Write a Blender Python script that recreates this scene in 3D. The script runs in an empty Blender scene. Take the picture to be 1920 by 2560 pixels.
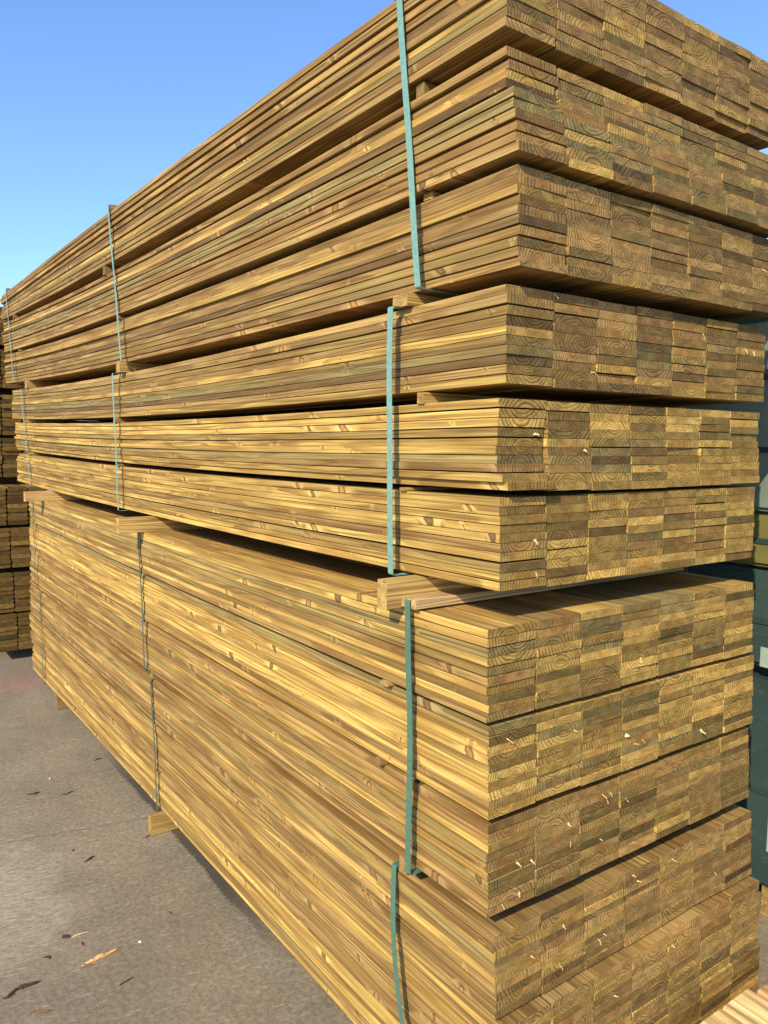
import bpy, math, random
import numpy as np
from mathutils import Vector, Matrix

random.seed(11)
sc = bpy.context.scene
COL = sc.collection

# ------------------------------------------------------------------ camera
cam_d = bpy.data.cameras.new("camera")
cam = bpy.data.objects.new("camera", cam_d)
COL.objects.link(cam)
cam_d.sensor_fit = 'VERTICAL'
cam_d.sensor_height = 36.0
cam_d.lens = 36.0 * 1958.8 / 2560.0
cam_d.clip_start = 0.02
cam_d.clip_end = 2000
_r = Vector((0.5819, 0.8132, 0.0138)); _u = Vector((-0.0852, 0.0442, 0.9954)); _f = Vector((-0.8088, 0.5803, -0.0950))
M = Matrix.Identity(4)
for i in range(3):
    M[i][0] = _r[i]; M[i][1] = _u[i]; M[i][2] = -_f[i]
M[0][3], M[1][3], M[2][3] = 1.1951, -1.1706, 1.7958
cam.matrix_world = M
sc.camera = cam

# ------------------------------------------------------------------ light
to_sun = Vector((0.379, -0.719, 0.583)).normalized()
elev = math.asin(to_sun.z)
azim = math.atan2(to_sun.x, to_sun.y)
world = bpy.data.worlds.new("World"); sc.world = world
world.use_nodes = True
wn = world.node_tree.nodes; wl = world.node_tree.links
wn.clear()
sky = wn.new('ShaderNodeTexSky'); sky.sky_type = 'NISHITA'
sky.sun_disc = False
sky.sun_elevation = elev
sky.sun_rotation = azim
sky.altitude = 0
sky.air_density = 1.0
sky.dust_density = 0.8
sky.ozone_density = 2.2
bg = wn.new('ShaderNodeBackground'); bg.inputs[1].default_value = 0.15
wo = wn.new('ShaderNodeOutputWorld')
tint = wn.new('ShaderNodeMix'); tint.data_type = 'RGBA'; tint.blend_type = 'MULTIPLY'
tint.inputs[0].default_value = 1.0; tint.inputs[7].default_value = (.90, 1.10, 1.40, 1.0)
wl.new(sky.outputs[0], tint.inputs[6]); wl.new(tint.outputs[2], bg.inputs[0]); wl.new(bg.outputs[0], wo.inputs[0])
sun_d = bpy.data.lights.new("sun", 'SUN')
sun_d.energy = 5.0
sun_d.angle = math.radians(0.5)
sun_d.color = (1.0, 0.91, 0.74)
sun = bpy.data.objects.new("sun", sun_d); COL.objects.link(sun)
sun.rotation_euler = (-to_sun).to_track_quat('-Z', 'Y').to_euler()
sun.location = to_sun * 20
sc.view_settings.view_transform = 'Standard'
sc.view_settings.look = 'None'
sc.view_settings.exposure = 0.42
sc.view_settings.gamma = 1.0
sc.view_settings.use_curve_mapping = False

# ------------------------------------------------------------------ node helpers
class NT:
    def __init__(s, name):
        s.mat = bpy.data.materials.new(name); s.mat.use_nodes = True
        s.t = s.mat.node_tree; s.t.nodes.clear()
        s.out = s.t.nodes.new('ShaderNodeOutputMaterial')
        s.bsdf = s.t.nodes.new('ShaderNodeBsdfPrincipled')
        s.t.links.new(s.bsdf.outputs[0], s.out.inputs[0])
    def put(s, sock, v):
        if isinstance(v, bpy.types.NodeSocket): s.t.links.new(v, sock)
        elif v is not None: sock.default_value = v
    def math(s, op, a, b=None, c=None, clamp=False):
        n = s.t.nodes.new('ShaderNodeMath'); n.operation = op; n.use_clamp = clamp
        s.put(n.inputs[0], a); s.put(n.inputs[1], b)
        if c is not None: s.put(n.inputs[2], c)
        return n.outputs[0]
    def vm(s, op, a, b=None):
        n = s.t.nodes.new('ShaderNodeVectorMath'); n.operation = op
        s.put(n.inputs[0], a); s.put(n.inputs[1], b)
        return n.outputs['Value'] if op in ('LENGTH', 'DOT_PRODUCT', 'DISTANCE') else n.outputs[0]
    def attr(s, name):
        n = s.t.nodes.new('ShaderNodeAttribute'); n.attribute_name = name; return n
    def sep(s, v):
        n = s.t.nodes.new('ShaderNodeSeparateXYZ'); s.put(n.inputs[0], v); return n.outputs
    def comb(s, x, y, z):
        n = s.t.nodes.new('ShaderNodeCombineXYZ')
        s.put(n.inputs[0], x); s.put(n.inputs[1], y); s.put(n.inputs[2], z); return n.outputs[0]
    def noise(s, v, scale=1.0, detail=2.0, rough=0.5):
        n = s.t.nodes.new('ShaderNodeTexNoise'); s.put(n.inputs['Vector'], v)
        n.inputs['Scale'].default_value = scale; n.inputs['Detail'].default_value = detail
        n.inputs['Roughness'].default_value = rough
        return n.outputs
    def vor1(s, w):
        n = s.t.nodes.new('ShaderNodeTexVoronoi'); n.voronoi_dimensions = '1D'
        s.put(n.inputs['W'], w); n.inputs['Scale'].default_value = 1.0
        return n.outputs
    def vor(s, v, scale):
        n = s.t.nodes.new('ShaderNodeTexVoronoi'); s.put(n.inputs['Vector'], v)
        n.inputs['Scale'].default_value = scale; return n.outputs
    def mr(s, v, a, b, c=0.0, d=1.0, smooth=True):
        n = s.t.nodes.new('ShaderNodeMapRange')
        n.interpolation_type = 'SMOOTHSTEP' if smooth else 'LINEAR'
        s.put(n.inputs[0], v); n.inputs[1].default_value = a; n.inputs[2].default_value = b
        n.inputs[3].default_value = c; n.inputs[4].default_value = d
        return n.outputs[0]
    def mix(s, f, a, b, mode='MIX'):
        n = s.t.nodes.new('ShaderNodeMix'); n.data_type = 'RGBA'; n.blend_type = mode
        s.put(n.inputs[0], f)
        s.put(n.inputs[6], a if isinstance(a, bpy.types.NodeSocket) else (*a, 1.0))
        s.put(n.inputs[7], b if isinstance(b, bpy.types.NodeSocket) else (*b, 1.0))
        return n.outputs[2]
    def scale(s, v, f):
        n = s.t.nodes.new('ShaderNodeVectorMath'); n.operation = 'SCALE'
        s.put(n.inputs[0], v); s.put(n.inputs[3], f); return n.outputs[0]
    def bump(s, h, strength=0.5, dist=0.001):
        n = s.t.nodes.new('ShaderNodeBump'); s.put(n.inputs['Height'], h)
        n.inputs['Strength'].default_value = strength; n.inputs['Distance'].default_value = dist
        s.t.links.new(n.outputs[0], s.bsdf.inputs['Normal'])
    def done(s, col, rough=0.7, spec=0.3):
        s.put(s.bsdf.inputs['Base Color'], col if isinstance(col, bpy.types.NodeSocket) else (*col, 1.0))
        s.put(s.bsdf.inputs['Roughness'], rough)
        s.bsdf.inputs['Specular IOR Level'].default_value = spec
        return s.mat

def wood_material(name, long_axis=(1, 0, 0), knots=True, chatter=0.17):
    """Solid wood: growth rings round a pith running along the piece, so that the
    ends show arcs and the sides show grain lines."""
    m = NT(name)
    wp = m.attr('wp').outputs['Vector']       # along, across-pith, up-pith (m)
    bl = m.attr('bl').outputs['Vector']       # across, up, seed
    tone = m.attr('tone').outputs['Color']
    aux = m.attr('aux').outputs['Vector']     # end shade, green amount, ring spacing
    x, y, z = m.sep(wp)
    yb, zb, seed = m.sep(bl)
    endk, green, spc = m.sep(aux)
    s100 = m.math('MULTIPLY', seed, 97.0)
    geo = m.t.nodes.new('ShaderNodeNewGeometry')
    nrm = m.vm('ABSOLUTE', m.vm('DOT_PRODUCT', geo.outputs['Normal'], long_axis) if False else geo.outputs['Normal'])
    nx = m.vm('DOT_PRODUCT', nrm, long_axis)
    endm = m.mr(nx, 0.6, 0.8)
    side = m.math('SUBTRACT', 1.0, endm)
    # --- knots: short branches crossing the piece
    if knots:
        w = m.math('ADD', m.math('MULTIPLY', x, 2.8), m.math('MULTIPLY', seed, 911.0))
        v = m.vor1(w)
        cr, cg, cb = m.sep(v['Color'])
        dx = m.math('DIVIDE', m.math('SUBTRACT', w, v['W']), 2.8)
        wob = m.math('MULTIPLY', m.math('SUBTRACT', m.noise(m.comb(m.math('MULTIPLY', x, 60.0), m.math('MULTIPLY', zb, 90.0), s100), 1.0, 2.0)[0], .5), .011)
        dx2 = m.math('ADD', dx, m.math('MULTIPLY', m.math('SUBTRACT', cg, .5), m.math('MULTIPLY', zb, 2.6)))
        dx3 = m.math('ADD', dx2, wob)
        dz = m.math('SUBTRACT', zb, m.math('MULTIPLY', m.math('SUBTRACT', cr, .5), .024))
        size = m.math('ADD', .0022, m.math('MULTIPLY', m.math('POWER', cb, 3.0), .0145))
        e = m.math('DIVIDE', m.math('SQRT', m.math('ADD', m.math('MULTIPLY', dx3, dx3), m.math('MULTIPLY', m.math('MULTIPLY', dz, dz), .45))), size)
        pres = m.math('MULTIPLY', m.mr(cg, .40, .44), m.mr(m.noise(m.comb(m.math('MULTIPLY', x, .9), s100, 9.0), 1.0, 1.0)[0], .40, .47))
        kn = m.math('MULTIPLY', m.mr(e, 1.05, .85), pres)
        krim = m.math('MULTIPLY', m.math('MULTIPLY', m.mr(e, .55, 1.0), m.mr(e, 1.45, 1.1)), pres)
        halo = m.math('MULTIPLY', m.mr(e, 4.5, .8), pres)
        ex = m.math('DIVIDE', m.math('SQRT', m.math('ADD', m.math('MULTIPLY', m.math('MULTIPLY', dx3, dx3), .06), m.math('MULTIPLY', dz, dz))), size)
        flare = m.math('MULTIPLY', m.mr(ex, 1.6, .4), pres)
        fx_ = m.math('ADD', dx3, m.math('MULTIPLY', m.math('SUBTRACT', cr, .5), .09))
        fur_e = m.math('DIVIDE', m.math('SQRT', m.math('ADD', m.math('MULTIPLY', m.math('MULTIPLY', fx_, fx_), .09), m.math('MULTIPLY', dz, dz))), size)
        furn = m.noise(m.comb(m.math('MULTIPLY', x, 420.0), m.math('MULTIPLY', y, 300.0), m.math('MULTIPLY', z, 520.0)), 1.0, 2.0, .7)[0]
        fur = m.math('MULTIPLY', m.math('MULTIPLY', m.mr(fur_e, 1.5, .5), m.mr(furn, .47, .56)), pres)
    # --- grain warp
    wv = m.comb(m.math('MULTIPLY', x, 1.1), m.math('MULTIPLY', y, 9.0), m.math('ADD', m.math('MULTIPLY', z, 9.0), s100))
    n1 = m.sep(m.noise(wv, 1.0, 1.5)[1])
    wf = m.comb(m.math('MULTIPLY', x, 7.0), m.math('MULTIPLY', y, 70.0), m.math('ADD', m.math('MULTIPLY', z, 70.0), s100))
    n2 = m.noise(wf, 1.0, 2.0)[0]
    y2 = m.math('ADD', y, m.math('MULTIPLY', m.math('SUBTRACT', n1[0], .5), .034))
    z2 = m.math('ADD', z, m.math('MULTIPLY', m.math('SUBTRACT', n1[1], .5), .034))
    r = m.math('SQRT', m.math('ADD', m.math('MULTIPLY', y2, y2), m.math('MULTIPLY', z2, z2)))
    r = m.math('ADD', r, m.math('MULTIPLY', n2, .0022))
    if knots:
        r = m.math('ADD', r, m.math('MULTIPLY', halo, .007))
    rw = m.noise(m.comb(m.math('MULTIPLY', r, 75.0), s100, 3.0), 1.0, 1.0)[0]
    r = m.math('ADD', r, m.math('MULTIPLY', rw, .0085))
    ph = m.math('FRACT', m.math('DIVIDE', r, spc))
    late = m.math('MULTIPLY', m.mr(ph, .38, .86), m.mr(ph, 1.0, .93))
    rid = m.math('FLOOR', m.math('DIVIDE', r, spc))
    ringvar = m.noise(m.comb(m.math('MULTIPLY', rid, 1.7), s100, 0.0), 1.0, 0.0)[0]
    # --- streaks along the grain on the sides
    sv = m.comb(m.math('MULTIPLY', x, 1.3), m.math('MULTIPLY', y2, 45.0), m.math('ADD', m.math('MULTIPLY', z2, 160.0), s100))
    st = m.noise(sv, 1.0, 5.0, .66)[0]
    sv2 = m.comb(m.math('MULTIPLY', x, 2.6), m.math('MULTIPLY', y, 12.0), m.math('ADD', m.math('MULTIPLY', z, 14.0), s100))
    st2 = m.noise(sv2, 1.0, 2.0, .5)[0]
    sv3 = m.comb(m.math('MULTIPLY', x, 5.0), m.math('MULTIPLY', y, 300.0), m.math('ADD', m.math('MULTIPLY', z, 420.0), s100))
    st3 = m.noise(sv3, 1.0, 2.0, .6)[0]
    col = tone
    dark = m.mix(1.0, tone, (.50, .46, .38), 'MULTIPLY')
    lite = m.mix(1.0, tone, (1.48, 1.50, 1.40), 'MULTIPLY')
    col = m.mix(m.math('MULTIPLY', m.mr(st, .50, .34), m.math('MULTIPLY', side, .90)), col, dark)
    col = m.mix(m.math('MULTIPLY', m.mr(m.math('ADD', st, m.math('MULTIPLY', m.math('SUBTRACT', st2, .5), .5)), .50, .66), m.math('MULTIPLY', side, .95)), col, lite)
    col = m.mix(m.math('MULTIPLY', m.mr(st2, .56, .36), m.math('MULTIPLY', side, .75)), col, m.mix(1.0, tone, (.60, .53, .46), 'MULTIPLY'))
    grn = m.mix(1.0, tone, (.74, .86, .90), 'MULTIPLY')
    gmask = m.math('MULTIPLY', m.mr(m.math('ADD', m.math('MULTIPLY', st2, .5), m.math('MULTIPLY', st, .5)), .46, .60), green, clamp=True)
    col = m.mix(gmask, col, grn)
    # rings
    rs = m.math('MULTIPLY', late, m.math('ADD', m.math('MULTIPLY', endm, .24), m.math('MULTIPLY', m.math('ADD', .25, ringvar), .72)), clamp=True)
    col = m.mix(rs, col, m.mix(1.0, tone, (.36, .28, .21), 'MULTIPLY'))
    # fine fibre
    col = m.mix(1.0, col, m.comb(m.mr(st3, .25, .75, .74, 1.22), m.mr(st3, .25, .75, .72, 1.20), m.mr(st3, .25, .75, .66, 1.16)), 'MULTIPLY')
    flk = m.noise(m.comb(m.math('MULTIPLY', x, 36.0), m.math('MULTIPLY', y, 200.0), m.math('ADD', m.math('MULTIPLY', z, 330.0), s100)), 1.0, 3.0, .7)[0]
    fmask = m.math('MULTIPLY', m.mr(flk, .60, .68), m.math('MULTIPLY', side, m.mr(st2, .60, .45)))
    col = m.mix(m.math('MULTIPLY', fmask, .55), col, m.mix(1.0, tone, (.42, .34, .28), 'MULTIPLY'))
    # saw chatter across the sides
    ch = m.math('SINE', m.math('ADD', m.math('MULTIPLY', x, 1150.0), m.math('MULTIPLY', zb, 60.0)))
    chm = m.math('MULTIPLY', m.mr(st2, .38, .62), m.math('MULTIPLY', side, chatter))
    chv = m.math('SUBTRACT', 1.0, m.math('MULTIPLY', m.math('MULTIPLY_ADD', ch, .5, .5), chm))
    col = m.mix(1.0, col, m.comb(chv, chv, chv), 'MULTIPLY')
    # ends: absorb more preservative, darker core and blotches
    ev = m.comb(m.math('MULTIPLY', y, 26.0), m.math('MULTIPLY', z, 40.0), s100)
    en = m.noise(ev, 1.0, 3.0, .6)[0]
    core = m.mr(r, .042, .016)
    col = m.mix(m.math('MULTIPLY', core, m.math('MULTIPLY', endm, .55)), col, m.mix(1.0, tone, (.80, .60, .46), 'MULTIPLY'))
    ek = m.math('MULTIPLY', m.math('MULTIPLY', endk, .94), m.mr(en, .34, .66, .80, 1.12))
    ekk = m.math('ADD', m.math('MULTIPLY', endm, ek), side)
    col = m.mix(1.0, col, m.comb(ekk, ekk, m.math('MULTIPLY', ekk, m.mr(endm, 0, 1, 1.0, .98))), 'MULTIPLY')
    # saw lines on ends (diagonal) and torn fibres
    dg = m.math('SINE', m.math('MULTIPLY', m.math('ADD', m.math('MULTIPLY', yb, .8), m.math('MULTIPLY', zb, 1.0)), 2200.0))
    dgv = m.math('SUBTRACT', 1.0, m.math('MULTIPLY', m.math('MULTIPLY_ADD', dg, .5, .5), m.math('MULTIPLY', endm, m.mr(en, .4, .65, .26, .02))))
    col = m.mix(1.0, col, m.comb(dgv, dgv, dgv), 'MULTIPLY')
    torn = m.noise(m.comb(m.math('MULTIPLY', y, 380.0), m.math('MULTIPLY', z, 380.0), s100), 1.0, 2.0, .7)[0]
    col = m.mix(m.math('MULTIPLY', endm, m.mr(torn, .62, .78, 0, .45)), col, m.mix(1.0, tone, (.45, .38, .30), 'MULTIPLY'))
    col = m.mix(m.math('MULTIPLY', endm, m.mr(torn, .38, .24, 0, .40)), col, m.mix(1.0, tone, (1.35, 1.35, 1.35), 'MULTIPLY'))
    # radial checks on some ends
    ang = m.math('ARCTAN2', z2, y2)
    ck = m.noise(m.comb(m.math('MULTIPLY', ang, 6.0), m.math('MULTIPLY', r, 6.0), s100), 1.0, 1.0)[0]
    ckm = m.math('MULTIPLY', m.mr(m.math('ABSOLUTE', m.math('SUBTRACT', ck, .64)), .014, .004), endm)
    col = m.mix(m.math('MULTIPLY', ckm, .7), col, (.06, .04, .02))
    if knots:
        col = m.mix(m.math('MULTIPLY', fur, m.math('MULTIPLY', side, .6)), col, m.mix(1.0, tone, (.38, .30, .24), 'MULTIPLY'))
        kside = m.math('ADD', .25, m.math('MULTIPLY', side, .75))
        col = m.mix(m.math('MULTIPLY', flare, m.math('MULTIPLY', side, .65)), col, m.mix(1.0, tone, (1.38, 1.42, 1.5), 'MULTIPLY'))
        kcol = m.mix(m.mr(cr, .25, .75), (.44, .205, .048), (.17, .095, .034))
        krings = m.math('MULTIPLY_ADD', m.math('SINE', m.math('MULTIPLY', e, 14.0)), .12, .9)
        kcol = m.mix(1.0, kcol, m.comb(krings, krings, krings), 'MULTIPLY')
        col = m.mix(m.math('MULTIPLY', kn, m.math('MULTIPLY', kside, .92)), col, kcol)
        col = m.mix(m.math('MULTIPLY', krim, m.math('MULTIPLY', kside, .80)), col, (.075, .038, .014))
    hgt = m.math('ADD', m.math('MULTIPLY', late, .5), m.math('MULTIPLY', st3, .8))
    hgt = m.math('ADD', hgt, m.math('MULTIPLY', torn, m.math('MULTIPLY', endm, 1.6)))
    hgt = m.math('ADD', hgt, m.math('MULTIPLY', ch, m.math('MULTIPLY', chm, 1.5)))
    m.bump(hgt, .55, .0007)
    return m.done(col, .78, .22)

WOOD = wood_material("treated_wood", (1, 0, 0))
WOODY = wood_material("treated_wood_cross", (0, 1, 0), knots=False)

def concrete_material():
    m = NT("brushed_concrete")
    tc = m.t.nodes.new('ShaderNodeTexCoord').outputs['Object']
    x, y, z = m.sep(tc)
    # broom direction runs a little off the y axis
    u = m.math('SUBTRACT', m.math('MULTIPLY', x, .98), m.math('MULTIPLY', y, .20))
    v = m.math('ADD', m.math('MULTIPLY', y, .98), m.math('MULTIPLY', x, .20))
    n1 = m.noise(tc, 1.1, 4.0, .6)[0]
    n2 = m.noise(tc, 6.0, 4.0, .65)[0]
    br = m.noise(m.comb(m.math('MULTIPLY', u, 170.0), m.math('MULTIPLY', v, 18.0), 0.0), 1.0, 3.0, .65)[0]
    br2 = m.noise(m.comb(m.math('MULTIPLY', u, 34.0), m.math('MULTIPLY', v, 2.2), 4.0), 1.0, 3.0, .6)[0]
    fine = m.noise(tc, 420.0, 2.0, .7)[0]
    mid = m.noise(tc, 55.0, 3.0, .7)[0]
    col = m.mix(m.mr(n1, .35, .65), (.168, .132, .083), (.222, .177, .112))
    col = m.mix(m.math('MULTIPLY', m.mr(n2, .48, .66), .4), col, (.135, .100, .066))
    col = m.mix(m.math('MULTIPLY', m.math('MULTIPLY', m.mr(br, .52, .72), m.mr(br2, .42, .64)), .6), col, (.46, .40, .28))
    col = m.mix(m.math('MULTIPLY', m.mr(br, .46, .30), .35), col, (.12, .10, .08))
    k = m.mr(fine, .25, .75, .55, 1.50)
    k2 = m.mr(mid, .3, .7, .78, 1.22)
    kk = m.math('MULTIPLY', k, k2)
    col = m.mix(1.0, col, m.comb(kk, kk, kk), 'MULTIPLY')
    sp = m.vor(tc, 9.0)
    spot = m.math('MULTIPLY', m.mr(sp['Distance'], .035, .018), m.mr(m.sep(sp['Color'])[0], .72, .74))
    col = m.mix(m.math('MULTIPLY', spot, .8), col, (.62, .58, .48))
    dl = m.vm('LENGTH', m.vm('MULTIPLY', m.vm('SUBTRACT', tc, (-2.0, -0.85, 0.0)), (1.1, 1.5, 1.0)))  # gleam on the lower left yard, painted into the colour as a pale patch
    dust_gleam = m.math('MULTIPLY', m.mr(m.math('ADD', dl, m.math('MULTIPLY', m.math('SUBTRACT', n2, .5), .9)), .85, .15), m.mr(m.math('ADD', m.math('MULTIPLY', br, .6), m.math('MULTIPLY', fine, .4)), .42, .60))
    col = m.mix(m.math('MULTIPLY', dust_gleam, .75), col, (.44, .38, .26))
    jn = m.math('ABSOLUTE', m.math('ADD', u, m.math('ADD', 2.22, m.math('MULTIPLY', m.math('SUBTRACT', mid, .5), .03))))
    col = m.mix(m.math('MULTIPLY', m.mr(jn, .010, .002), .40), col, (.08, .065, .05))
    # reddish brickdust patch near the far end of the stack
    d = m.vm('LENGTH', m.vm('MULTIPLY', m.vm('SUBTRACT', tc, (-4.75, -0.22, 0.0)), (1.9, 1.1, 1.0)))
    pk = m.math('MULTIPLY', m.mr(d, .75, .12), m.mr(m.noise(tc, 14.0, 3.0, .7)[0], .36, .62))
    col = m.mix(m.math('MULTIPLY', pk, .85), col, (.30, .145, .100))
    # darker line along the foot of the stack with a ragged edge
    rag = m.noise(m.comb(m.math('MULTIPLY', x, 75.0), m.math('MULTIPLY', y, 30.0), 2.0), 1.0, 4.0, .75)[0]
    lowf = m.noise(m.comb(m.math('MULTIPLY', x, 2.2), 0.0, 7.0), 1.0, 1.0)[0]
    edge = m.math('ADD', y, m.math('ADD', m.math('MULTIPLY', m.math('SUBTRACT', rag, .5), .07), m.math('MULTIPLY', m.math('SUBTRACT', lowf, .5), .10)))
    footm = m.math('MULTIPLY', m.mr(edge, .026, .036), m.mr(y, 1.3, 1.2))
    footm = m.math('MULTIPLY', footm, m.math('MULTIPLY', m.mr(x, -3.3, -2.6), m.mr(x, -.9, -1.6)))
    col = m.mix(m.math('MULTIPLY', footm, .82), col, (.045, .038, .030))
    m.bump(m.math('ADD', m.math('ADD', m.math('MULTIPLY', br, .9), m.math('MULTIPLY', fine, .35)), m.math('MULTIPLY', mid, .5)), .55, .0022)
    return m.done(col, m.mr(n2, .3, .7, .50, .72), .45)

def plain_material(name, col, rough=.6, spec=.4, nscale=40.0, var=.12):
    m = NT(name)
    tc = m.t.nodes.new('ShaderNodeTexCoord').outputs['Object']
    n = m.noise(tc, nscale, 3.0, .6)[0]
    k = m.mr(n, .25, .75, 1 - var, 1 + var)
    c = m.mix(1.0, col, m.comb(k, k, k), 'MULTIPLY')
    m.bump(n, .25, .001)
    return m.done(c, rough, spec)

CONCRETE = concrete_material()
STRAP = plain_material("green_strapping", (.066, .140, .096), .38, .5, 90.0, .14)
STRAP_B = plain_material('bright_strapping', (.150, .275, .215), .38, .5, 90.0, .14)
STRAP_D = plain_material("dark_green_strapping", (.050, .095, .068), .5, .4, 90.0, .2)
BARK = plain_material("dark_bark", (.050, .030, .024), .9, .2, 300.0, .4)
BARK_RED = plain_material("reddish_bark", (.16, .07, .035), .9, .2, 300.0, .4)
SPLINT = plain_material("fresh_splinter", (.56, .39, .18), .8, .2, 300.0, .25)
SPLINT_OR = plain_material("orange_splinter", (.58, .31, .12), .8, .2, 160.0, .3)
STONE = plain_material("pale_stone", (.7, .68, .6), .7, .3)

# ------------------------------------------------------------------ object helpers
def tag(o, label=None, cat=None, group=None, kind=None):
    if label: o['label'] = label
    if cat: o['category'] = cat
    if group: o['group'] = group
    if kind: o['kind'] = kind
    return o

def link(name, mesh, mat, parent=None, loc=(0, 0, 0)):
    o = bpy.data.objects.new(name, mesh)
    COL.objects.link(o)
    o.location = loc
    if mat and not mesh.materials: mesh.materials.append(mat)
    if parent is not None: o.parent = parent
    return o

class Buf:
    """collects wood pieces with their grain attributes"""
    def __init__(s):
        s.v = []; s.f = []; s.wp = []; s.bl = []; s.tone = []; s.aux = []
    def mesh(s, name):
        me = bpy.data.meshes.new(name)
        me.from_pydata(s.v, [], s.f)
        n = len(s.v)
        for nm, dat in (('wp', s.wp), ('bl', s.bl), ('aux', s.aux)):
            a = me.attributes.new(nm, 'FLOAT_VECTOR', 'POINT')
            a.data.foreach_set('vector', np.array(dat, dtype=np.float32).ravel())
        a = me.attributes.new('tone', 'FLOAT_COLOR', 'POINT')
        a.data.foreach_set('color', np.array(dat_c(s.tone), dtype=np.float32).ravel())
        me.update()
        return me
def dat_c(t): return [(c[0], c[1], c[2], 1.0) for c in t]

def section(w, t, c, n_round=1):
    """closed outline (y,z) of the piece, corners cut or rounded by c"""
    pts = []
    for (sy, sz, a0) in ((1, 1, 0), (-1, 1, 90), (-1, -1, 180), (1, -1, 270)):
        cy, cz = sy * (w / 2 - c), sz * (t / 2 - c)
        for i in range(n_round + 1):
            a = math.radians(a0 + 90.0 * i / n_round)
            pts.append((cy + c * math.cos(a), cz + c * math.sin(a)))
    return pts

def add_piece(B, x0, x1, path, w, t, seed, tone, aux, pith, c=.0008, n_round=1, segs=16, origin=(0, 0, 0), axis='x', ends=None):
    """path(u) -> (dy, dz) centre offset; runs from x1 (near) to x0 (far)"""
    sec = section(w, t, c, n_round)
    base = len(B.v); ns = len(sec)
    for i in range(segs + 1):
        u = i / segs
        x = x1 + (x0 - x1) * u
        cy, cz = path(x)
        for j, (y, z) in enumerate(sec):
            xx = x
            if ends and i in (0, segs): xx = x + ends[0 if i == 0 else 1] * y
            p = (xx, cy + y, cz + z)
            if axis == 'y': p = (cy + y, xx, cz + z)
            B.v.append((p[0] - origin[0], p[1] - origin[1], p[2] - origin[2]))
            B.wp.append((x, y - pith[0], z - pith[1]))
            B.bl.append((y, z, seed))
            B.tone.append(tone); B.aux.append(aux)
    flip = axis == 'y'
    for i in range(segs):
        for j in range(ns):
            a = base + i * ns + j; b = base + i * ns + (j + 1) % ns
            q = (a, b, b + ns, a + ns) if not flip else (a, a + ns, b + ns, b)
            B.f.append(q)
    cap0 = tuple(base + j for j in range(ns)); cap1 = tuple(base + segs * ns + j for j in range(ns))
    B.f.append(cap0[::-1] if not flip else cap0)
    B.f.append(cap1 if not flip else cap1[::-1])

def fix_normals(me):
    import bmesh
    bm = bmesh.new(); bm.from_mesh(me); bmesh.ops.recalc_face_normals(bm, faces=bm.faces); bm.to_mesh(me); bm.free()

TONES = {
    'b': ((.53, .335, .090), 'pale yellow'), 'y': ((.42, .262, .070), 'yellow'),
    'o': ((.318, .207, .063), 'olive'), 'g': ((.310, .218, .076), 'greenish'),
    'n': ((.305, .185, .060), 'brown'), 'd': ((.195, .115, .040), 'dark brown'), 'p': ((.39, .238, .080), 'tan')}
PACK_MIX = ['nnnpnoydnn', 'ngonybongn', 'nnyonnpnod', 'nnyopygdn', 'bbyyogbny', 'bbybygbyn', 'yybogynb', 'bbybyobg', 'nyonynop', 'nyodnpnn', 'nyonnnpy', 'ynnpoyby']
ROWS0 = {8: 'npyonyonpn', 9: 'nnygnyponn', 3: 'pnonyogdny', 4: 'ybboybgnyy', 5: 'ybybynboyb', 6: 'ybgyonyobp', 7: 'gybbybbbny', 1: 'nnbdggnnnp', 0: 'nnpndnyonn', 2: 'nnynndnonp'}

# ------------------------------------------------------------------ the main stack: measured levels
NPK, NR, NC = 12, 10, 7
XT = [-.034, -.028, -.0125, -.033, -.037, -.030, -.010, -.006, -.008, .011, .046, .058]
XB = [-.031, .0115, .001, -.025, -.022, -.024, -.005, .002, .004, .022, .055, .062]
FX = [-.482, -.442, -.518, -.287, -.150, -.153, .467, .421, .389, .278, .214, .263]
YK = [-.001, .000, .020, .019, .011, .015, -.030, -.024, -.019, -.004, .003, .004]
PW = [.150, .150, .150, .1475, .148, .146, .1515, .1525, .1520, .1510, .1500, .1510]
ZT = [(2.835, 2.850, 2.829), (2.593, 2.565, 2.610), (2.361, 2.338, 2.379), (2.123, 2.082, 2.105), (1.883, 1.849, 1.866), (1.669, 1.635, 1.639),
      (1.389, 1.362, 1.367), (1.171, 1.168, 1.188), (.947, .955, .974), (.692, .704, .722), (.492, .490, .491), (.288, .277, .279)]
ZB = [(2.629, 2.607, 2.640), (2.377, 2.360, 2.394), (2.154, 2.134, 2.161), (1.912, 1.875, 1.891), (1.678, 1.649, 1.661), (1.461, 1.428, 1.427),
      (1.183, 1.180, 1.201), (.966, .972, .989), (.737, .744, .750), (.502, .506, .512), (.297, .286, .286), (.100, .106, .085)]
def lag(q, x):
    """quadratic through near (x=0), middle (-2.6) and far (-5.1)"""
    a, b, c = q; u, v, w = 0.0, -2.6, -5.1
    return a * (x - v) * (x - w) / ((u - v) * (u - w)) + b * (x - u) * (x - w) / ((v - u) * (v - w)) + c * (x - u) * (x - v) / ((w - u) * (w - v))
def zrow(k, f, x): return lag(ZT[k], x) * (1 - f) + lag(ZB[k], x) * f

BUNDLE = ['top', 'second', 'third', 'lowest']
TIER = ['upper', 'middle', 'lower']
ORD = ['top', 'second', 'third', 'fourth', 'fifth', 'sixth', 'seventh', 'eighth', 'ninth', 'bottom']
COLW = ['corner', 'second from the corner', 'third from the corner', 'fourth from the corner', 'fifth from the corner', 'sixth from the corner', 'far edge']

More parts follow.
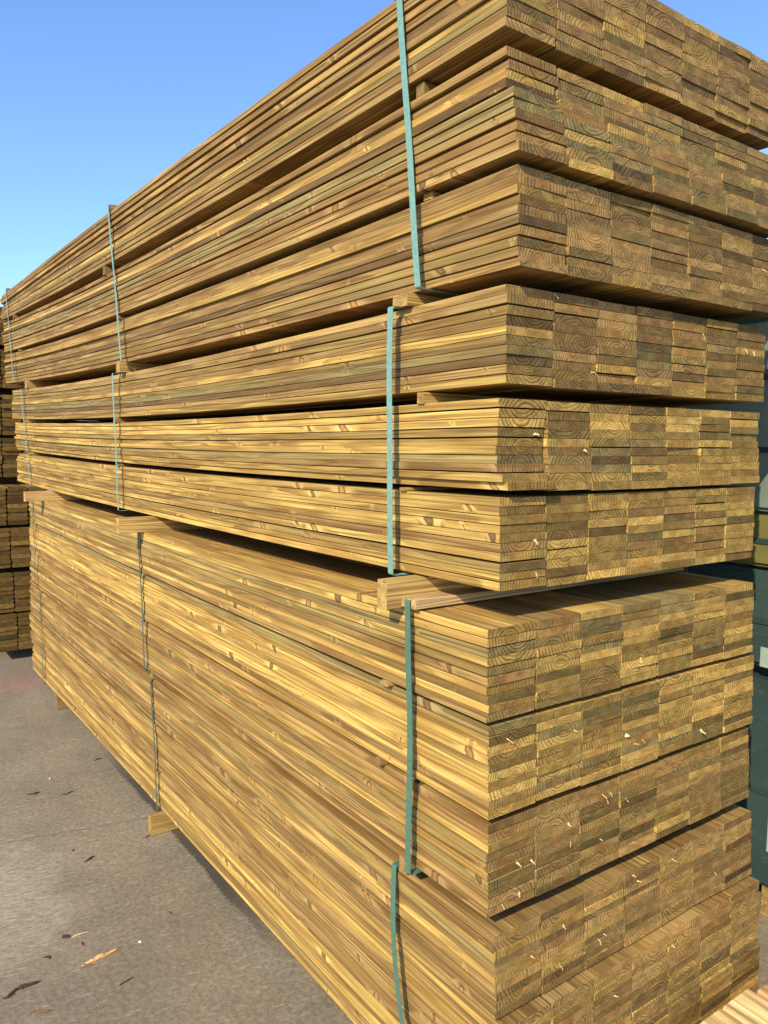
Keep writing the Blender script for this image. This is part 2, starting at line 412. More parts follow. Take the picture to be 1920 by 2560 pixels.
def project(P):
    d = Vector(P) - Vector((1.1951, -1.1706, 1.7958)); zz = d.dot(_f)
    return (960 + 1958.8 * d.dot(_r) / zz, 1280 - 1958.8 * d.dot(_u) / zz)
def vis_area(pts):
    q = [project(p) for p in pts]
    q = [(min(max(a, 0), 1920), min(max(b, 0), 2560)) for a, b in q]
    s = 0
    for i in range(len(q)):
        a, b = q[i], q[(i + 1) % len(q)]; s += a[0] * b[1] - a[1] * b[0]
    return abs(s) / 2

specs = []
for k in range(NPK):
    for c in range(NC):
        gaps = [random.expovariate(1.0) * (.0012 if c == 0 else .0005) + .0003 for _ in range(NR)]
        for g in range(NR):
            if random.random() < (.16 if k < 6 else .09) * (1.3 if c == 0 else .7): gaps[g] += random.uniform(.0012, .0035 if k < 6 else .002)
        th = [1.0 + random.uniform(-.015, .015) for _ in range(NR)]
        total = .2065
        sc_t = (total - sum(gaps)) / sum(th)
        pos = random.uniform(0, .002) if c else 0.0
        for rrow in range(NR):
            t = th[rrow] * sc_t
            f0 = (pos + t / 2) / total; pos += t + gaps[rrow]
            fr = (rrow + .5) / NR
            xn = XT[k] * (1 - fr) + XB[k] * fr + random.gauss(0, .0013)
            if random.random() < (.10 if k < 3 else .05): xn += random.uniform(-.007, .005)
            if k == 1 and rrow < 4: xn = -.028 + random.gauss(0, .001) + (.006 if rrow == 3 else 0)
            if k == 4 and c == 0: xn = [-.036, -.037, -.038, -.040, -.041, -.042, -.041, -.036, -.020, -.0096][rrow]
            xf = -5.029 + FX[k] + random.gauss(0, .012)
            if random.random() < .1: xf += random.uniform(-.03, .04)
            yj = (random.gauss(0, .0016) + (random.uniform(-.004, .003) if random.random() < .2 else 0)) * (1 if c == 0 else .45)
            if k < 3: yj *= 1.6
            if k < 3 and c == 0: yj = random.gauss(0, .0034)
            if c == 0 and k in (4,) and rrow == 9: yj += .008
            yc = YK[k] + PW[k] * (c + .5) + yj
            # what the photo shows of this board
            P0 = lambda a, b, d: (a, b, d)
            zt_, zb_ = zrow(k, f0, 0) + t / 2, zrow(k, f0, 0) - t / 2
            y0, y1 = yc - PW[k] / 2, yc + PW[k] / 2
            area = vis_area([(xn, y0, zb_), (xn, y1, zb_), (xn, y1, zt_), (xn, y0, zt_)])
            if c == 0:
                for q in range(10):
                    xa, xb = xn + (xf - xn) * q / 10, xn + (xf - xn) * (q + 1) / 10
                    area += vis_area([(xa, y0, zrow(k, f0, xa) - t / 2), (xb, y0, zrow(k, f0, xb) - t / 2), (xb, y0, zrow(k, f0, xb) + t / 2), (xa, y0, zrow(k, f0, xa) + t / 2)])
            if k >= 6 and rrow == 0 and k in (6, 8, 9): area += 250
            if c == 0 and k in ROWS0: tn = ROWS0[k][rrow]
            else: tn = random.choice(PACK_MIX[k])
            specs.append(dict(k=k, c=c, r=rrow, t=t, f=f0, xn=xn, xf=xf, yc=yc, area=area, tn=tn))
specs.sort(key=lambda s: -s['area'])

def board_piece(B, s, origin):
    k = s['k']; seed = random.random() * 10
    base = TONES[s['tn']][0]
    j = random.uniform(.90, 1.10); hu = random.uniform(-.025, .03)
    tone = (base[0] * j, base[1] * j * 1.005 * (1 + hu), base[2] * j * (1 + 2 * hu))
    endk = random.choice([1.05, 1.15, .98, .84, .66, 1.2]) if s['tn'] not in 'og' else random.choice([.9, 1.05, .66])
    if k in (4, 5, 3) and random.random() < .24: endk *= .60
    elif random.random() < .10: endk *= .70
    if s['tn'] in 'dn': endk *= 1.15
    green = max(0, random.gauss(.15, .30)) + (.5 if s['tn'] in 'go' else 0)
    sgn = (1 if s['r'] % 2 else -1) if random.random() < .72 else random.choice([-1, 1])
    pith = (random.gauss(0, .016), sgn * random.choice([random.uniform(.0, .012), random.uniform(.010, .03), random.uniform(.014, .055), random.uniform(.014, .055)]))
    amp = random.uniform(.0002, .0014); phs = random.uniform(0, 6.28); fr = random.uniform(1.2, 3.5)
    amz = random.uniform(0, .0007)
    xn, f, yc = s['xn'], s['f'], s['yc']
    lean = random.gauss(0, .0006)
    def path(x):
        return (yc + amp * math.sin(fr * x + phs) + lean * x, zrow(k, f, x) + amz * math.sin(2.3 * fr * x + phs))
    add_piece(B, s['xf'], xn, path, PW[k] - .0028, s['t'], seed, tone, (endk, green, random.uniform(.0048, .0105)), pith,
              origin=origin, segs=18, ends=(random.gauss(0, .012), random.gauss(0, .012)))

board_at = {}
stuff = Buf(); n_ind = 0
for i, s in enumerate(specs):
    if n_ind < 300 and s['area'] > 0:
        n_ind += 1
        k, c, r = s['k'], s['c'], s['r']
        org = (s['xn'], s['yc'], zrow(k, s['f'], s['xn']))
        B = Buf(); board_piece(B, s, org)
        me = B.mesh('timber_board'); fix_normals(me)
        o = link('timber_board', me, WOOD, loc=org)
        cw = 'corner board' if c == 0 else ('board end ' + COLW[c])
        lab = "%s %s, %s row, %s tier of the %s bundle" % (TONES[s['tn']][1], cw, ORD[r], TIER[k % 3], BUNDLE[k // 3])
        tag(o, lab, 'board', 'treated boards of the big strapped stack')
        board_at[(k, c, r)] = o
    else:
        board_piece(stuff, s, (0, 0, 0))
me = stuff.mesh('stacked_boards'); fix_normals(me)
tag(link('stacked_boards', me, WOOD), 'remaining treated boards filling the big stack behind the corner columns', 'boards', 'treated boards of the big strapped stack', 'stuff')

# ------------------------------------------------------------------ laths and bearers between the tiers
def cross_piece(name, x0, x1, y0, y1, z0, z1, tone, label, cat, group, c=.0015, tilt=0.0, endk=1.0, green=.1, yaw=0.0):
    B = Buf(); w = x1 - x0; t = z1 - z0; xc = (x0 + x1) / 2; zc = (z0 + z1) / 2
    org = (xc, y0, z0)
    add_piece(B, y0, y1, lambda y: (xc + yaw * (y - y0), zc + tilt * (y - y0)), w, t, random.random() * 10, tone, (endk, green, .005),
              (random.gauss(0, .02), random.choice([-.03, .03])), c=c, segs=6, origin=org, axis='y', ends=(random.gauss(0, .02), random.gauss(0, .02)))
    me = B.mesh(name); fix_normals(me)
    return tag(link(name, me, WOODY, loc=org), label, cat, group)

TAN = (.42, .265, .085); PALE = (.47, .31, .105); BRN = (.28, .18, .065)
# thin laths inside a bundle: (upper tier index, x centre, width, protrusion, where)
laths = [(0, -.326, .032, -.012, 'right of the near strap'), (0, -2.80, .030, .006, 'left of the middle strap'), (0, -5.03, .03, .004, 'by the far strap'),
         (1, -.3035, .034, -.004, 'right of the near strap'), (1, -2.65, .032, .008, 'left of the middle strap'), (1, -4.96, .03, .004, 'by the far strap'),
         (3, -.300, .024, .003, 'right of the near strap'), (3, -2.715, .030, .006, 'left of the middle strap'), (3, -4.80, .03, .004, 'by the far strap'),
         (4, -.372, .024, .002, 'behind the near strap'), (4, -2.70, .024, .004, 'left of the middle strap'), (4, -4.70, .03, .004, 'by the far strap'),
         (6, -.372, .034, .012, 'behind the near strap'), (6, -2.24, .030, .004, 'behind the middle strap'), (6, -4.40, .03, .004, 'by the far strap'),
         (7, -.405, .026, .010, 'left of the near strap'), (7, -2.23, .030, .004, 'behind the middle strap'), (7, -4.39, .03, .004, 'by the far strap'),
         (9, -.33, .03, .000, 'behind the near strap'), (9, -2.18, .03, .002, 'behind the middle strap'), (9, -4.38, .03, .002, 'by the far strap'),
         (10, -.31, .03, .000, 'behind the near strap'), (10, -2.16, .03, .002, 'behind the middle strap'), (10, -4.37, .03, .002, 'by the far strap')]
for (k, xc, w, pr, wh) in laths:
    z1 = zrow(k, 1, xc) - .0007; z0 = lag(ZT[k + 1], xc) + .0007
    nm = TIER[k % 3] + ' and ' + TIER[k % 3 + 1]
    cross_piece('spacer_lath', xc - w / 2, xc + w / 2, YK[k + 1] - pr - .003, YK[k + 1] + 1.05, z0, z1, random.choice([TAN, BRN]),
                "thin lath between %s tiers of %s bundle, %s" % (nm, BUNDLE[k // 3], wh), 'lath', 'spacer laths between the tiers')
# bearers between bundles
bearers = [(2, -.385, .062, .016, TAN, 'near strap', 'weathered flat', 'top and second'), (2, -2.60, .055, .030, TAN, 'middle strap', 'weathered flat', 'top and second'),
           (2, -4.75, .05, .012, TAN, 'far strap', 'weathered flat', 'top and second'),
           (5, -.314, .038, .060, PALE, 'near strap', 'thick sawn', 'second and third'), (5, -2.225, .046, .110, PALE, 'middle strap', 'thick sawn', 'second and third'),
           (5, -4.115, .046, .115, (.56, .36, .15), 'far strap', 'thick pinkish sawn', 'second and third'),
           (8, -.312, .030, -.004, BRN, 'near strap', 'rough narrow', 'third and lowest'), (8, -2.2, .04, -.010, BRN, 'middle strap', 'rough narrow', 'third and lowest'),
           (8, -4.40, .04, -.010, BRN, 'far strap', 'rough narrow', 'third and lowest')]
for (k, xc, w, pr, tone, wh, look, betw) in bearers:
    z1 = zrow(k, 1, xc) - .0008; z0 = lag(ZT[k + 1], xc) + .0008
    if k == 2: z0 += .002
    cross_piece('wooden_bearer', xc - w / 2, xc + w / 2, min(YK[k], YK[k + 1]) - pr, YK[k] + 1.09, z0, z1, tone,
                "%s bearer between the %s bundles by the %s" % (look, betw, wh), 'bearer', 'bearers carrying the bundles', endk=1.15)
# lath under the near strap on the third bundle
cross_piece('wooden_bearer', -.300, -.236, -.046, 1.02, 1.3905, 1.412, (.52, .36, .17), 'low flat lath under the green strap on top of the third bundle', 'bearer', 'bearers carrying the bundles', endk=1.1)
# ground bearers
for (xc, w, pr, wh, tone) in ((-.32, .045, .03, 'nearest the camera', TAN), (-2.110, .040, .057, 'under the middle strap', TAN), (-4.02, .045, .010, 'under the far strap', BRN)):
    cross_piece('ground_bearer', xc - w / 2, xc + w / 2, -pr, 1.08, .0215, zrow(11, 1, xc) - .001, tone,
                "square wooden bearer on the concrete carrying the stack, %s" % wh, 'bearer', 'ground bearers under the big stack', endk=1.0)
# laths on the very top
for (xc, w, wh) in ((-.40, .04, 'near'), (-2.70, .055, 'middle'), (-5.25, .05, 'far')):
    cross_piece('spacer_lath', xc - w / 2, xc + w / 2, -.004, 1.06, zrow(0, 0, xc) + .001, zrow(0, 0, xc) + .024, BRN,
                "flat lath on the very top of the stack under the %s strap" % wh, 'lath', 'spacer laths between the tiers')

# ------------------------------------------------------------------ straps
def strap(path, width, label, group='green straps round the bundles'):
    """path: list of (x, y, z, out_y, out_z); a closed band with thickness"""
    th = .0009
    v = []; f = []
    n = len(path)
    for (x, y, z, oy, oz) in path:
        v += [(x - width / 2, y, z), (x + width / 2, y, z), (x + width / 2, y + oy * th, z + oz * th), (x - width / 2, y + oy * th, z + oz * th)]
    for i in range(n):
        a = i * 4; b = ((i + 1) % n) * 4
        for j in range(4):
            f.append((a + j, a + (j + 1) % 4, b + (j + 1) % 4, b + j))
    org = path[0][:3]
    v = [(p[0] - org[0], p[1] - org[1], p[2] - org[2]) for p in v]
    me = bpy.data.meshes.new('packing_strap'); me.from_pydata(v, [], f); fix_normals(me)
    o = link('packing_strap', me, STRAP_D if 'dark' in label else STRAP_B if 'teal' in label else STRAP, loc=org)
    return tag(o, label, 'strap', group)

def wrap(k0, k1, xs, width, label, slack=.004, lift=0.0, bow=0.0, yo=0.0):
    """strap round tiers k0..k1; xs: x at top and bottom of the front face"""
    zt = lag(ZT[k0], xs[0]) + .0015 + lift; zb = lag(ZB[k1], xs[1]) - .0028
    yf = min(YK[k] for k in range(k0, k1 + 1)) - slack - yo
    yb = max(YK[k] + PW[k] * 7 for k in range(k0, k1 + 1)) + .004
    P = []
    R = .010; N = 26
    for i in range(N + 1):
        u = i / N
        z = zt - .004 - (zt - zb - .008) * u
        x = xs[0] + (xs[1] - xs[0]) * u - bow * math.sin(math.pi * min(1, u * 1.2)) * .5
        y = yf - bow * math.sin(math.pi * u) - .0012 * math.sin(u * 9)
        P.append((x, y, z, -1, 0))
    for i in range(1, 5):
        a = math.radians(90 * i / 5)
        P.append((xs[1], yf + .008 * (1 - math.cos(a)), zb + .004 - .004 * math.sin(a), -math.cos(a), -math.sin(a)))
    for i in range(0, 7): P.append((xs[1] + (xs[0] - xs[1]) * i / 6 * .3, yf + .012 + (yb - yf - .02) * i / 6, zb, 0, -1))
    for i in range(0, 7): P.append((xs[0] + (xs[1] - xs[0]) * .6, yb, zb + .006 + (zt - zb - .012) * i / 6, 1, 0))
    for i in range(0, 7): P.append((xs[0], yb - .008 - (yb - yf - .020) * i / 6, zt, 0, 1))
    for i in range(1, 5):
        a = math.radians(90 * i / 5)
        P.append((xs[0], yf + .008 * (1 - math.sin(a)), zt - .004 * (1 - math.cos(a)), -math.sin(a), math.cos(a)))
    return strap(P, width, label)

wrap(0, 2, (-.392, -.297), .0215, 'bright teal strap down the top bundle, nearest the corner', slack=.009, lift=.0245)
wrap(0, 2, (-2.70, -2.54), .018, 'greyish teal strap round the top bundle, middle of its length', slack=.012, lift=.0245)
wrap(0, 2, (-5.26, -5.07), .018, 'teal strap round the top bundle, at its far end', slack=.009, lift=.0245)
wrap(3, 5, (-.391, -.373), .0215, 'teal strap down the second bundle, nearest the corner', slack=.012, lift=.001, yo=.020, bow=.003)
wrap(3, 5, (-2.665, -2.612), .018, 'teal strap round the second bundle, middle of its length', slack=.014, lift=.001, yo=.014)
wrap(3, 5, (-4.885, -4.665), .018, 'teal strap round the second bundle, at its far end', slack=.010, lift=.001)
wrap(6, 8, (-.264, -.243), .0205, 'green strap down the third bundle, nearest the corner', slack=.018, lift=.0235, yo=.003, bow=-.004)
wrap(6, 8, (-2.265, -2.205), .015, 'dark green strap round the third bundle, middle of its length', slack=.006)
wrap(6, 8, (-4.431, -4.400), .015, 'dark green strap round the third bundle, at its far end', slack=.006)
wrap(9, 11, (-.350, -.236), .020, 'slack green strap down the lowest bundle, nearest the corner', slack=.010, bow=.020)
wrap(9, 11, (-2.205, -2.140), .015, 'dark green strap round the lowest bundle, middle of its length', slack=.006)
wrap(9, 11, (-4.400, -4.375), .015, 'dark green strap round the lowest bundle, at its far end', slack=.006)

# ------------------------------------------------------------------ torn splinters sticking out of the board ends
def shard(L, w, bend, seed, hang=True):
    rnd = random.Random(seed)
    v = []; f = []; n = 5
    for i in range(n + 1):
        u = i / n
        ww = w * (1 - .75 * u) * rnd.uniform(.75, 1.15)
        x = L * u * .75 + bend * u * u * .4; z = -bend * u * u * 1.2 + rnd.uniform(-.0006, .0006); y = rnd.uniform(-.001, .001) + L * .25 * u
        t = .0007
        v += [(x, y - ww / 2, z - t), (x, y + ww / 2, z - t), (x, y + ww / 2, z + t), (x, y - ww / 2, z + t)]
    for i in range(n):
        a = i * 4; b = a + 4
        for j in range(4): f.append((a + j, a + (j + 1) % 4, b + (j + 1) % 4, b + j))
    f.append((3, 2, 1, 0)); f.append(tuple(n * 4 + j for j in range(4)))
    me = bpy.data.meshes.new('splinter'); me.from_pydata(v, [], f); me.materials.append(SPLINT)
    return me
chips = [(3, 1, 0.3, .166, .016, .009), (3, 4, 2.08, .743, .018, .012), (7, 3, 5.65, .447, .014, .014), (7, 3, 7.1, .483, .018, .010), (7, 3, 6.9, .517, .016, .013), (7, 5, 8.37, .776, .018, .009),
         (8, 2, 1.31, .371, .020, .003), (8, 2, 1.86, .387, .022, .004), (8, 2, 1.45, .402, .018, .003), (8, 2, 1.6, .380, .014, .003), (8, 3, 2.72, .460, .022, .003), (8, 1, 3.18, .245, .014, .007), (8, 1, 5.3, .254, .014, .004),
         (8, 0, 5.19, .073, .018, .007), (8, 0, 5.6, .12, .018, .005), (8, 0, 9.28, .029, .012, .008), (8, 0, 8.56, .079, .012, .008), (9, 4, 1.29, .656, .024, .004), (9, 3, 1.71, .501, .012, .006), (9, 3, .67, .483, .014, .006),
         (9, 2, 6.92, .349, .018, .008), (9, 2, 6.57, .367, .016, .004), (9, 1, 7.6, .207, .014, .009), (9, 0, 4.34, .108, .020, .006), (9, 5, 6.46, .856, .014, .004), (10, 4, 2.03, .62, .012, .008),
         (7, 0, 1.67, .033, .022, .003), (2, 6, 4.2, .968, .016, .008), (3, 6, 3.04, .945, .020, .005), (3, 6, 3.3, .99, .018, .006), (3, 1, 8.02, .295, .016, .003), (4, 0, 3.67, .125, .014, .010), (4, 1, 5.38, .28, .014, .008),
         (5, 0, 8.22, .128, .016, .003), (5, 0, 4.71, .125, .012, .009), (7, 1, 3.0, .25, .012, .004), (6, 3, 7.0, .50, .012, .008), (9, 1, 2.6, .22, .014, .005), (8, 2, 6.5, .36, .012, .004), (10, 2, 4.0, .38, .016, .005)]
loose = []
for i, (k, c, rr, y, L, w) in enumerate(chips):
    f = rr / NR; r = min(9, int(rr)); b = board_at.get((k, c, r))
    xk = (XT[k] * (1 - f) + XB[k] * f)
    me = shard(L, w, random.uniform(.001, .007), i)
    P = Vector((xk - .001, y, zrow(k, f, 0)))
    if b is not None:
        P.x = b.location.x - .0012
        o = link('splinter', me, SPLINT, parent=b, loc=P - b.location)
        o.rotation_euler = (random.uniform(-1.2, 1.2), random.uniform(.0, .9), random.uniform(-.7, .7))
    else:
        me.name = 'wood_chip'
        P.x -= .001
        o = link('wood_chip', me, SPLINT, loc=P)
        o.rotation_euler = (random.uniform(-1.2, 1.2), random.uniform(.0, .9), random.uniform(-.7, .7))
        same = sorted(q[3] for q in chips if q[:2] == (k, c) and min(9, int(q[2])) == r)
        which = 'pale' if len(same) == 1 else (['leftmost', 'rightmost'] if len(same) == 2 else ['leftmost', 'second leftmost', 'second rightmost', 'rightmost'])[same.index(y)]
        tag(o, which + " wood chip on board end, %s column, %s row, %s tier, %s bundle" % (['first', 'second', 'third', 'fourth', 'fifth', 'sixth', 'last'][c], ORD[r], TIER[k % 3], BUNDLE[k // 3]),
            'wood chip', 'pale chips clinging to the board ends')

# ------------------------------------------------------------------ rounded deck boards in the stack behind, far left
DK = [(.150, .088, .022), (.20, .120, .030), (.120, .075, .020), (.24, .150, .040), (.17, .098, .024)]  # dark brown is the wood's own tone
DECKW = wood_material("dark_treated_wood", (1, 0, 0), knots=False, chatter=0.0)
deck_packs = [  # z bottom, z top, x of the face, y of the middle seam, level name
    (2.475, 2.770, -5.640, .004, 'top level'), (2.141, 2.441, -5.625, .002, 'second level'), (1.771, 2.089, -5.62, -.003, 'third level'), (1.4375, 1.7486, -5.615, -.010, 'fourth level'),
    (1.083, 1.378, -5.333, -.036, 'fifth level'), (.7534, 1.061, -5.33, -.020, 'sixth level'), (.4056, .713, -5.332, -.004, 'seventh level'), (.101, .390, -5.33, .013, 'lowest level')]
for (z0, z1, xf, seam, lev) in deck_packs:
    for ci, cname in ((0, 'left'), (1, 'middle'), (2, 'right')):
        y = seam + (ci - .5) * .150
        n = 9; hh = (z1 - z0) / n
        for r in range(n):
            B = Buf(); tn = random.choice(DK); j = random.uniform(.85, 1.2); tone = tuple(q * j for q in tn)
            xx = xf + random.gauss(0, .004); zc = z1 - hh * (r + .5); yj = y + random.gauss(0, .0018)
            add_piece(B, xx - 3.0, xx, lambda x: (yj, zc), .1425, hh - .0016, random.random() * 10, tone, (random.choice([1.0, 1.1, .8]), .2, .006),
                      (random.gauss(0, .02), random.choice([-.02, .02])), c=.0095, n_round=3, segs=2, origin=(xx, yj, zc))
            me = B.mesh('deck_board'); fix_normals(me)
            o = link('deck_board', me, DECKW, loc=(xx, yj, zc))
            tag(o, "dark rounded deck board, %s column, %s row, %s of the stack behind" % (cname, ORD[r] if r < 8 else 'bottom', lev), 'board', 'rounded deck boards of the stack behind')
gl = [(-5.64, 2.441, 2.475), (-5.625, 2.089, 2.141), (-5.62, 1.7486, 1.771), (-5.35, 1.378, 1.4375), (-5.35, 1.061, 1.083), (-5.35, .713, .7534), (-5.35, .390, .4056), (-5.35, .0205, .101)]
gn = ['below the top level', 'below the second level', 'below the third level', 'below the fourth level', 'below the fifth level', 'below the sixth level', 'below the seventh level', 'on the concrete']
for (x, z0, z1), nm in zip(gl, gn):
    cross_piece('wooden_bearer', x - .55, x - .47, -.18, .26, z0 + .0006, z1 - .0006, (.12, .08, .035), "dark bearer of the deck board stack behind, %s" % nm, 'bearer', 'bearers of the stack behind')

# ------------------------------------------------------------------ green wrapped timber bundles behind, far right
def wrap_material(name, base, pale):
    m = NT(name)
    tc = m.t.nodes.new('ShaderNodeTexCoord').outputs['Object']
    x, y, z = m.sep(tc)
    n = m.noise(tc, 3.0, 3.0, .6)[0]; n2 = m.noise(m.comb(m.math('MULTIPLY', x, 30.0), y, m.math('MULTIPLY', z, 60.0)), 1.0, 3.0, .7)[0]
    col = m.mix(m.mr(n, .35, .65), base, tuple(c * 1.35 for c in base))
    col = m.mix(m.math('MULTIPLY', m.mr(n2, .55, .75), .35), col, pale)
    m.bump(m.math('ADD', m.math('MULTIPLY', n2, .3), n), .6, .01)
    return m.done(col, .28, .5)
WRAP_D = wrap_material("dark_green_film", (.026, .042, .036), (.08, .11, .11))
WRAP_T = wrap_material("teal_film", (.120, .150, .112), (.16, .20, .16))
WRAP_O = wrap_material("olive_film", (.115, .100, .028), (.15, .13, .04))
WRAP_LIT = wrap_material("sunlit_print_film", (.24, .30, .24), (.36, .40, .33))  # pale print with the sunlit look put into its colour

def box_mesh(name, sx, sy, sz, bev=.012, wav=0.0):
    import bmesh
    bm = bmesh.new(); bmesh.ops.create_cube(bm, size=1.0)
    bmesh.ops.scale(bm, vec=(sx, sy, sz), verts=bm.verts)
    bmesh.ops.translate(bm, vec=(0, 0, sz / 2), verts=bm.verts)
    if bev: bmesh.ops.bevel(bm, geom=list(bm.edges), offset=bev, segments=2, affect='EDGES')
    me = bpy.data.meshes.new(name); bm.to_mesh(me); bm.free(); return me

YW = 1.62
for (z0, z1, mat, look, where) in ((.14, .92, WRAP_D, 'dark green', 'at the bottom'), (.97, 1.325, WRAP_D, 'dark green', 'second from the bottom'),
                                   (1.34, 1.53, WRAP_O, 'olive', 'in the middle'), (1.545, 2.02, WRAP_T, 'teal', 'second from the top'), (2.045, 2.46, WRAP_T, 'teal', 'on top')):
    o = bpy.data.objects.new('wrapped_bundle', None); COL.objects.link(o); o.location = (-.9, YW + .5, z0)
    tag(o, "%s film wrapped timber bundle %s, seen past the stack's right edge" % (look, where), 'wrapped bundle', 'wrapped bundles behind')
    link('film', box_mesh('film', 6.6, 1.0, z1 - z0, .014), mat, o, (-1.6, 0, 0))
    for (pa, pb) in ([(.285, .48)] if z0 < .5 else [(.972, 1.045)] if z0 < 1 else []):  # pale panels paint the sunlit patches and blank print on the film
        link('sunlit_print', box_mesh('sunlit_print', .12, .003, pb - pa, .0), WRAP_LIT, o, (.9 - (.165 if z0 < .5 else .232), -.5025, pa - z0))
    link('seam', box_mesh('seam', 6.56, .004, .02, 0), WRAP_D, o, (-1.6, -.503, (z1 - z0) * .45))
for xc in (-2.2, -.2, .6):
    nm = {-2.2: 'hidden at the far end', -.2: 'near the visible edge', .6: 'at the right end'}[xc]
    cross_piece('ground_bearer', xc - .045, xc + .045, YW + .02, YW + .98, .0212, .139, TAN, "bearer under the wrapped bundles behind, %s" % nm, 'bearer', 'bearers under the wrapped bundles')

# ------------------------------------------------------------------ pale rounded boards in the lower right foreground
FG = [(.66, .44, .19), (.72, .50, .23), (.62, .36, .15), (.66, .44, .19)]
ZF = .300
yb = [.578, .711, .846, .981, 1.116]
names = ['first', 'second', 'third', 'fourth']
for lay in range(7):
    for q in range(4):
        B = Buf(); w = .133; t = .0385
        xx = .146 + (0, .0, .02, .01)[q] + (random.gauss(0, .012) if lay else 0)
        zc = ZF - t / 2 - lay * .0392; yc = yb[q] + w / 2
        add_piece(B, xx, xx + 1.6, lambda x: (yc - .05 * (x - .16), zc), w - .0015, t, random.random() * 10, FG[(q + lay) % 4], (1.0, .02, .017),
                  (random.gauss(0, .012), -.035), c=.010, n_round=4, segs=3, origin=(xx, yc, zc))
        me = B.mesh('pale_board'); fix_normals(me)
        pos = 'top layer' if lay == 0 else ('layer %s down' % ['', 'two', 'three', 'four', 'five', 'six', 'seven'][lay])
        tag(link('pale_board', me, WOOD, loc=(xx, yc, zc)), "pale rounded board, %s from the left, %s of the low pile" % (names[q], pos), 'board', 'pale boards lower right')

# ------------------------------------------------------------------ ground and what lies on it
v = []; f = []
S = 400
me = bpy.data.meshes.new('ground'); me.from_pydata([(-S, -S, 0), (S, -S, 0), (S, S, 0), (-S, S, 0)], [], [(0, 1, 2, 3)])
tag(link('ground', me, CONCRETE, loc=(0, 0, .02)), 'brushed grey brown concrete yard with brickdust and bark scraps', None, None, 'structure')

def flake(name, mat, x, y, L, W, rot, label, cat, seed, th=.004, ragged=.35, group=None):
    """a ragged flat scrap: jagged outline, real thickness, slightly arched"""
    rnd = random.Random(seed); n = 11
    top = []; bot = []
    up = []; dn = []
    for i in range(n + 1):
        u = i / n
        ww = W * (math.sin(math.pi * min(1, max(.02, u * .96 + .02))) ** .6) * rnd.uniform(1 - ragged, 1)
        mid = W * (.08 if name == 'wood_splinter' else .35) * math.sin(u * 5 + seed)
        up.append((L * (u - .5), mid + ww / 2)); dn.append((L * (u - .5), mid - ww / 2))
    vs = []; fs = []
    for i in range(n + 1):
        u = i / n; h = th * (.4 + .9 * math.sin(math.pi * u)) * rnd.uniform(.6, 1.3)
        a, b = up[i], dn[i]
        vs += [(b[0], b[1], .0006), (a[0], a[1], .0006), (a[0], a[1], .0006 + h * .6), ((a[0] + b[0]) / 2, (a[1] + b[1]) / 2, .0006 + h), (b[0], b[1], .0006 + h * .5)]
    for i in range(n):
        a = i * 5; b = a + 5
        for j in range(5): fs.append((a + j, a + (j + 1) % 5, b + (j + 1) % 5, b + j))
    fs.append((4, 3, 2, 1, 0)); fs.append(tuple(n * 5 + j for j in range(5)))
    vs = [(p[0] * .8, p[1] * .8, p[2]) for p in vs] if name == 'bark_scrap' else vs
    me = bpy.data.meshes.new(name); me.from_pydata(vs, [], fs); fix_normals(me)
    o = link(name, me, mat, loc=(x, y, .0205)); o.rotation_euler = (0, 0, rot)
    return tag(o, label, cat, group)
G = 'bark scraps on the concrete'
R_ = math.radians
flake('wood_splinter', SPLINT_OR, -1.393, -.476, .130, .017, R_(100), 'long orange wood splinter lying on the concrete, lower left', 'splinter', 1, .008, .25)
flake('bark_scrap', BARK_RED, -1.378, -.522, .06, .008, R_(60), 'thin reddish bark strip at the tip of the orange splinter', 'bark', 2, .004, .5, G)
flake('bark_scrap', BARK, -1.573, -.543, .040, .022, R_(20), 'dark clump of bark beside a pale twig', 'bark', 3, .008, .5, G)
flake('twig', SPLINT, -1.560, -.503, .060, .005, R_(85), 'pale straight twig beside the dark bark clump', 'twig', 4, .003, .3)
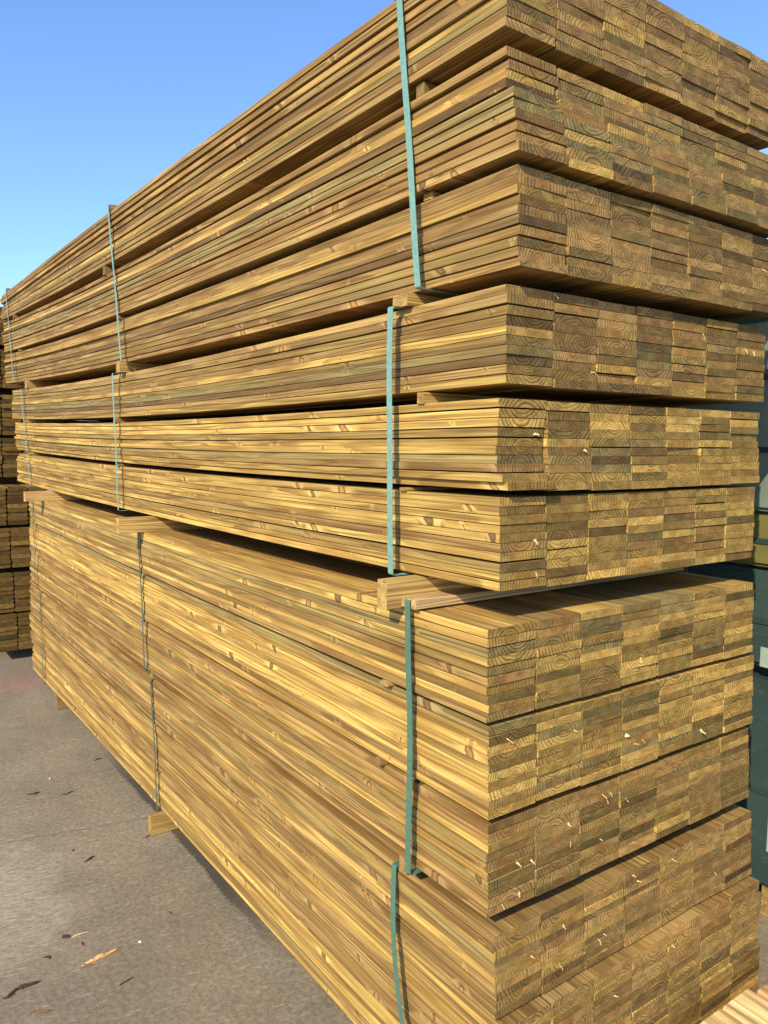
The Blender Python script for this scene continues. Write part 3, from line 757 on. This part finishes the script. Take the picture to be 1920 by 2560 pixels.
flake('bark_scrap', BARK, -1.500, -.505, .030, .007, R_(10), 'short dark sliver just below the pale twig', 'bark', 14, .003, .5, G)
flake('bark_scrap', BARK, -1.493, -.623, .034, .014, R_(35), 'small dark bark flake left of the orange splinter', 'bark', 5, .004, .5, G)
flake('bark_scrap', BARK, -1.380, -.720, .130, .026, R_(102), 'largest ragged bark piece at the lower left edge', 'bark', 6, .007, .7, G)
flake('bark_scrap', BARK, -1.365, -.765, .050, .015, R_(80), 'flat dark bark lobe below the largest ragged piece', 'bark', 16, .004, .5, G)
flake('bark_scrap', BARK_RED, -1.237, -.695, .085, .018, R_(70), 'forked reddish bark piece at the bottom edge of the yard', 'bark', 7, .005, .7, G)
flake('bark_scrap', BARK, -2.82, -.393, .075, .022, R_(95), 'dark bark clump in the middle distance, left one of a pair', 'bark', 8, .006, .7, G)
flake('bark_scrap', BARK, -2.733, -.255, .090, .014, R_(100), 'faint thin bark smear, right one of a pair', 'bark', 9, .003, .7, G)
flake('bark_scrap', BARK, -2.051, -.332, .070, .016, R_(105), 'dark bark strip between the stack and the left edge', 'bark', 10, .005, .6, G)
flake('bark_scrap', BARK, -2.16, -.372, .018, .010, R_(10), 'tiny dark bark crumb just behind the strip', 'bark', 20, .004, .6, G)
flake('bark_scrap', BARK, -3.063, -.015, .060, .014, R_(95), 'small dark bark piece close to the stack foot, far along', 'bark', 11, .004, .6, G)
flake('bark_scrap', BARK, -1.502, -.191, .030, .006, R_(20), 'lone thin dark sliver on open concrete near the stack', 'bark', 12, .003, .5, G)
flake('bark_scrap', BARK, -1.225, -.441, .070, .006, R_(110), 'thin grey stick right of the orange splinter', 'bark', 13, .003, .4, G)
flake('bark_scrap', BARK_RED, -2.100, -.075, .060, .012, R_(110), 'reddish bark crumb at the foot of the ground bearer', 'bark', 15, .004, .6, G)
flake('stone_chip', STONE, -1.395, -.339, .010, .008, 0, 'tiny white stone chip right of the orange splinter', 'stone', 17, .004, .3)
flake('stone_chip', STONE, -2.95, -.29, .010, .008, 0, 'tiny white stone chip in the middle distance', 'stone', 18, .004, .3)
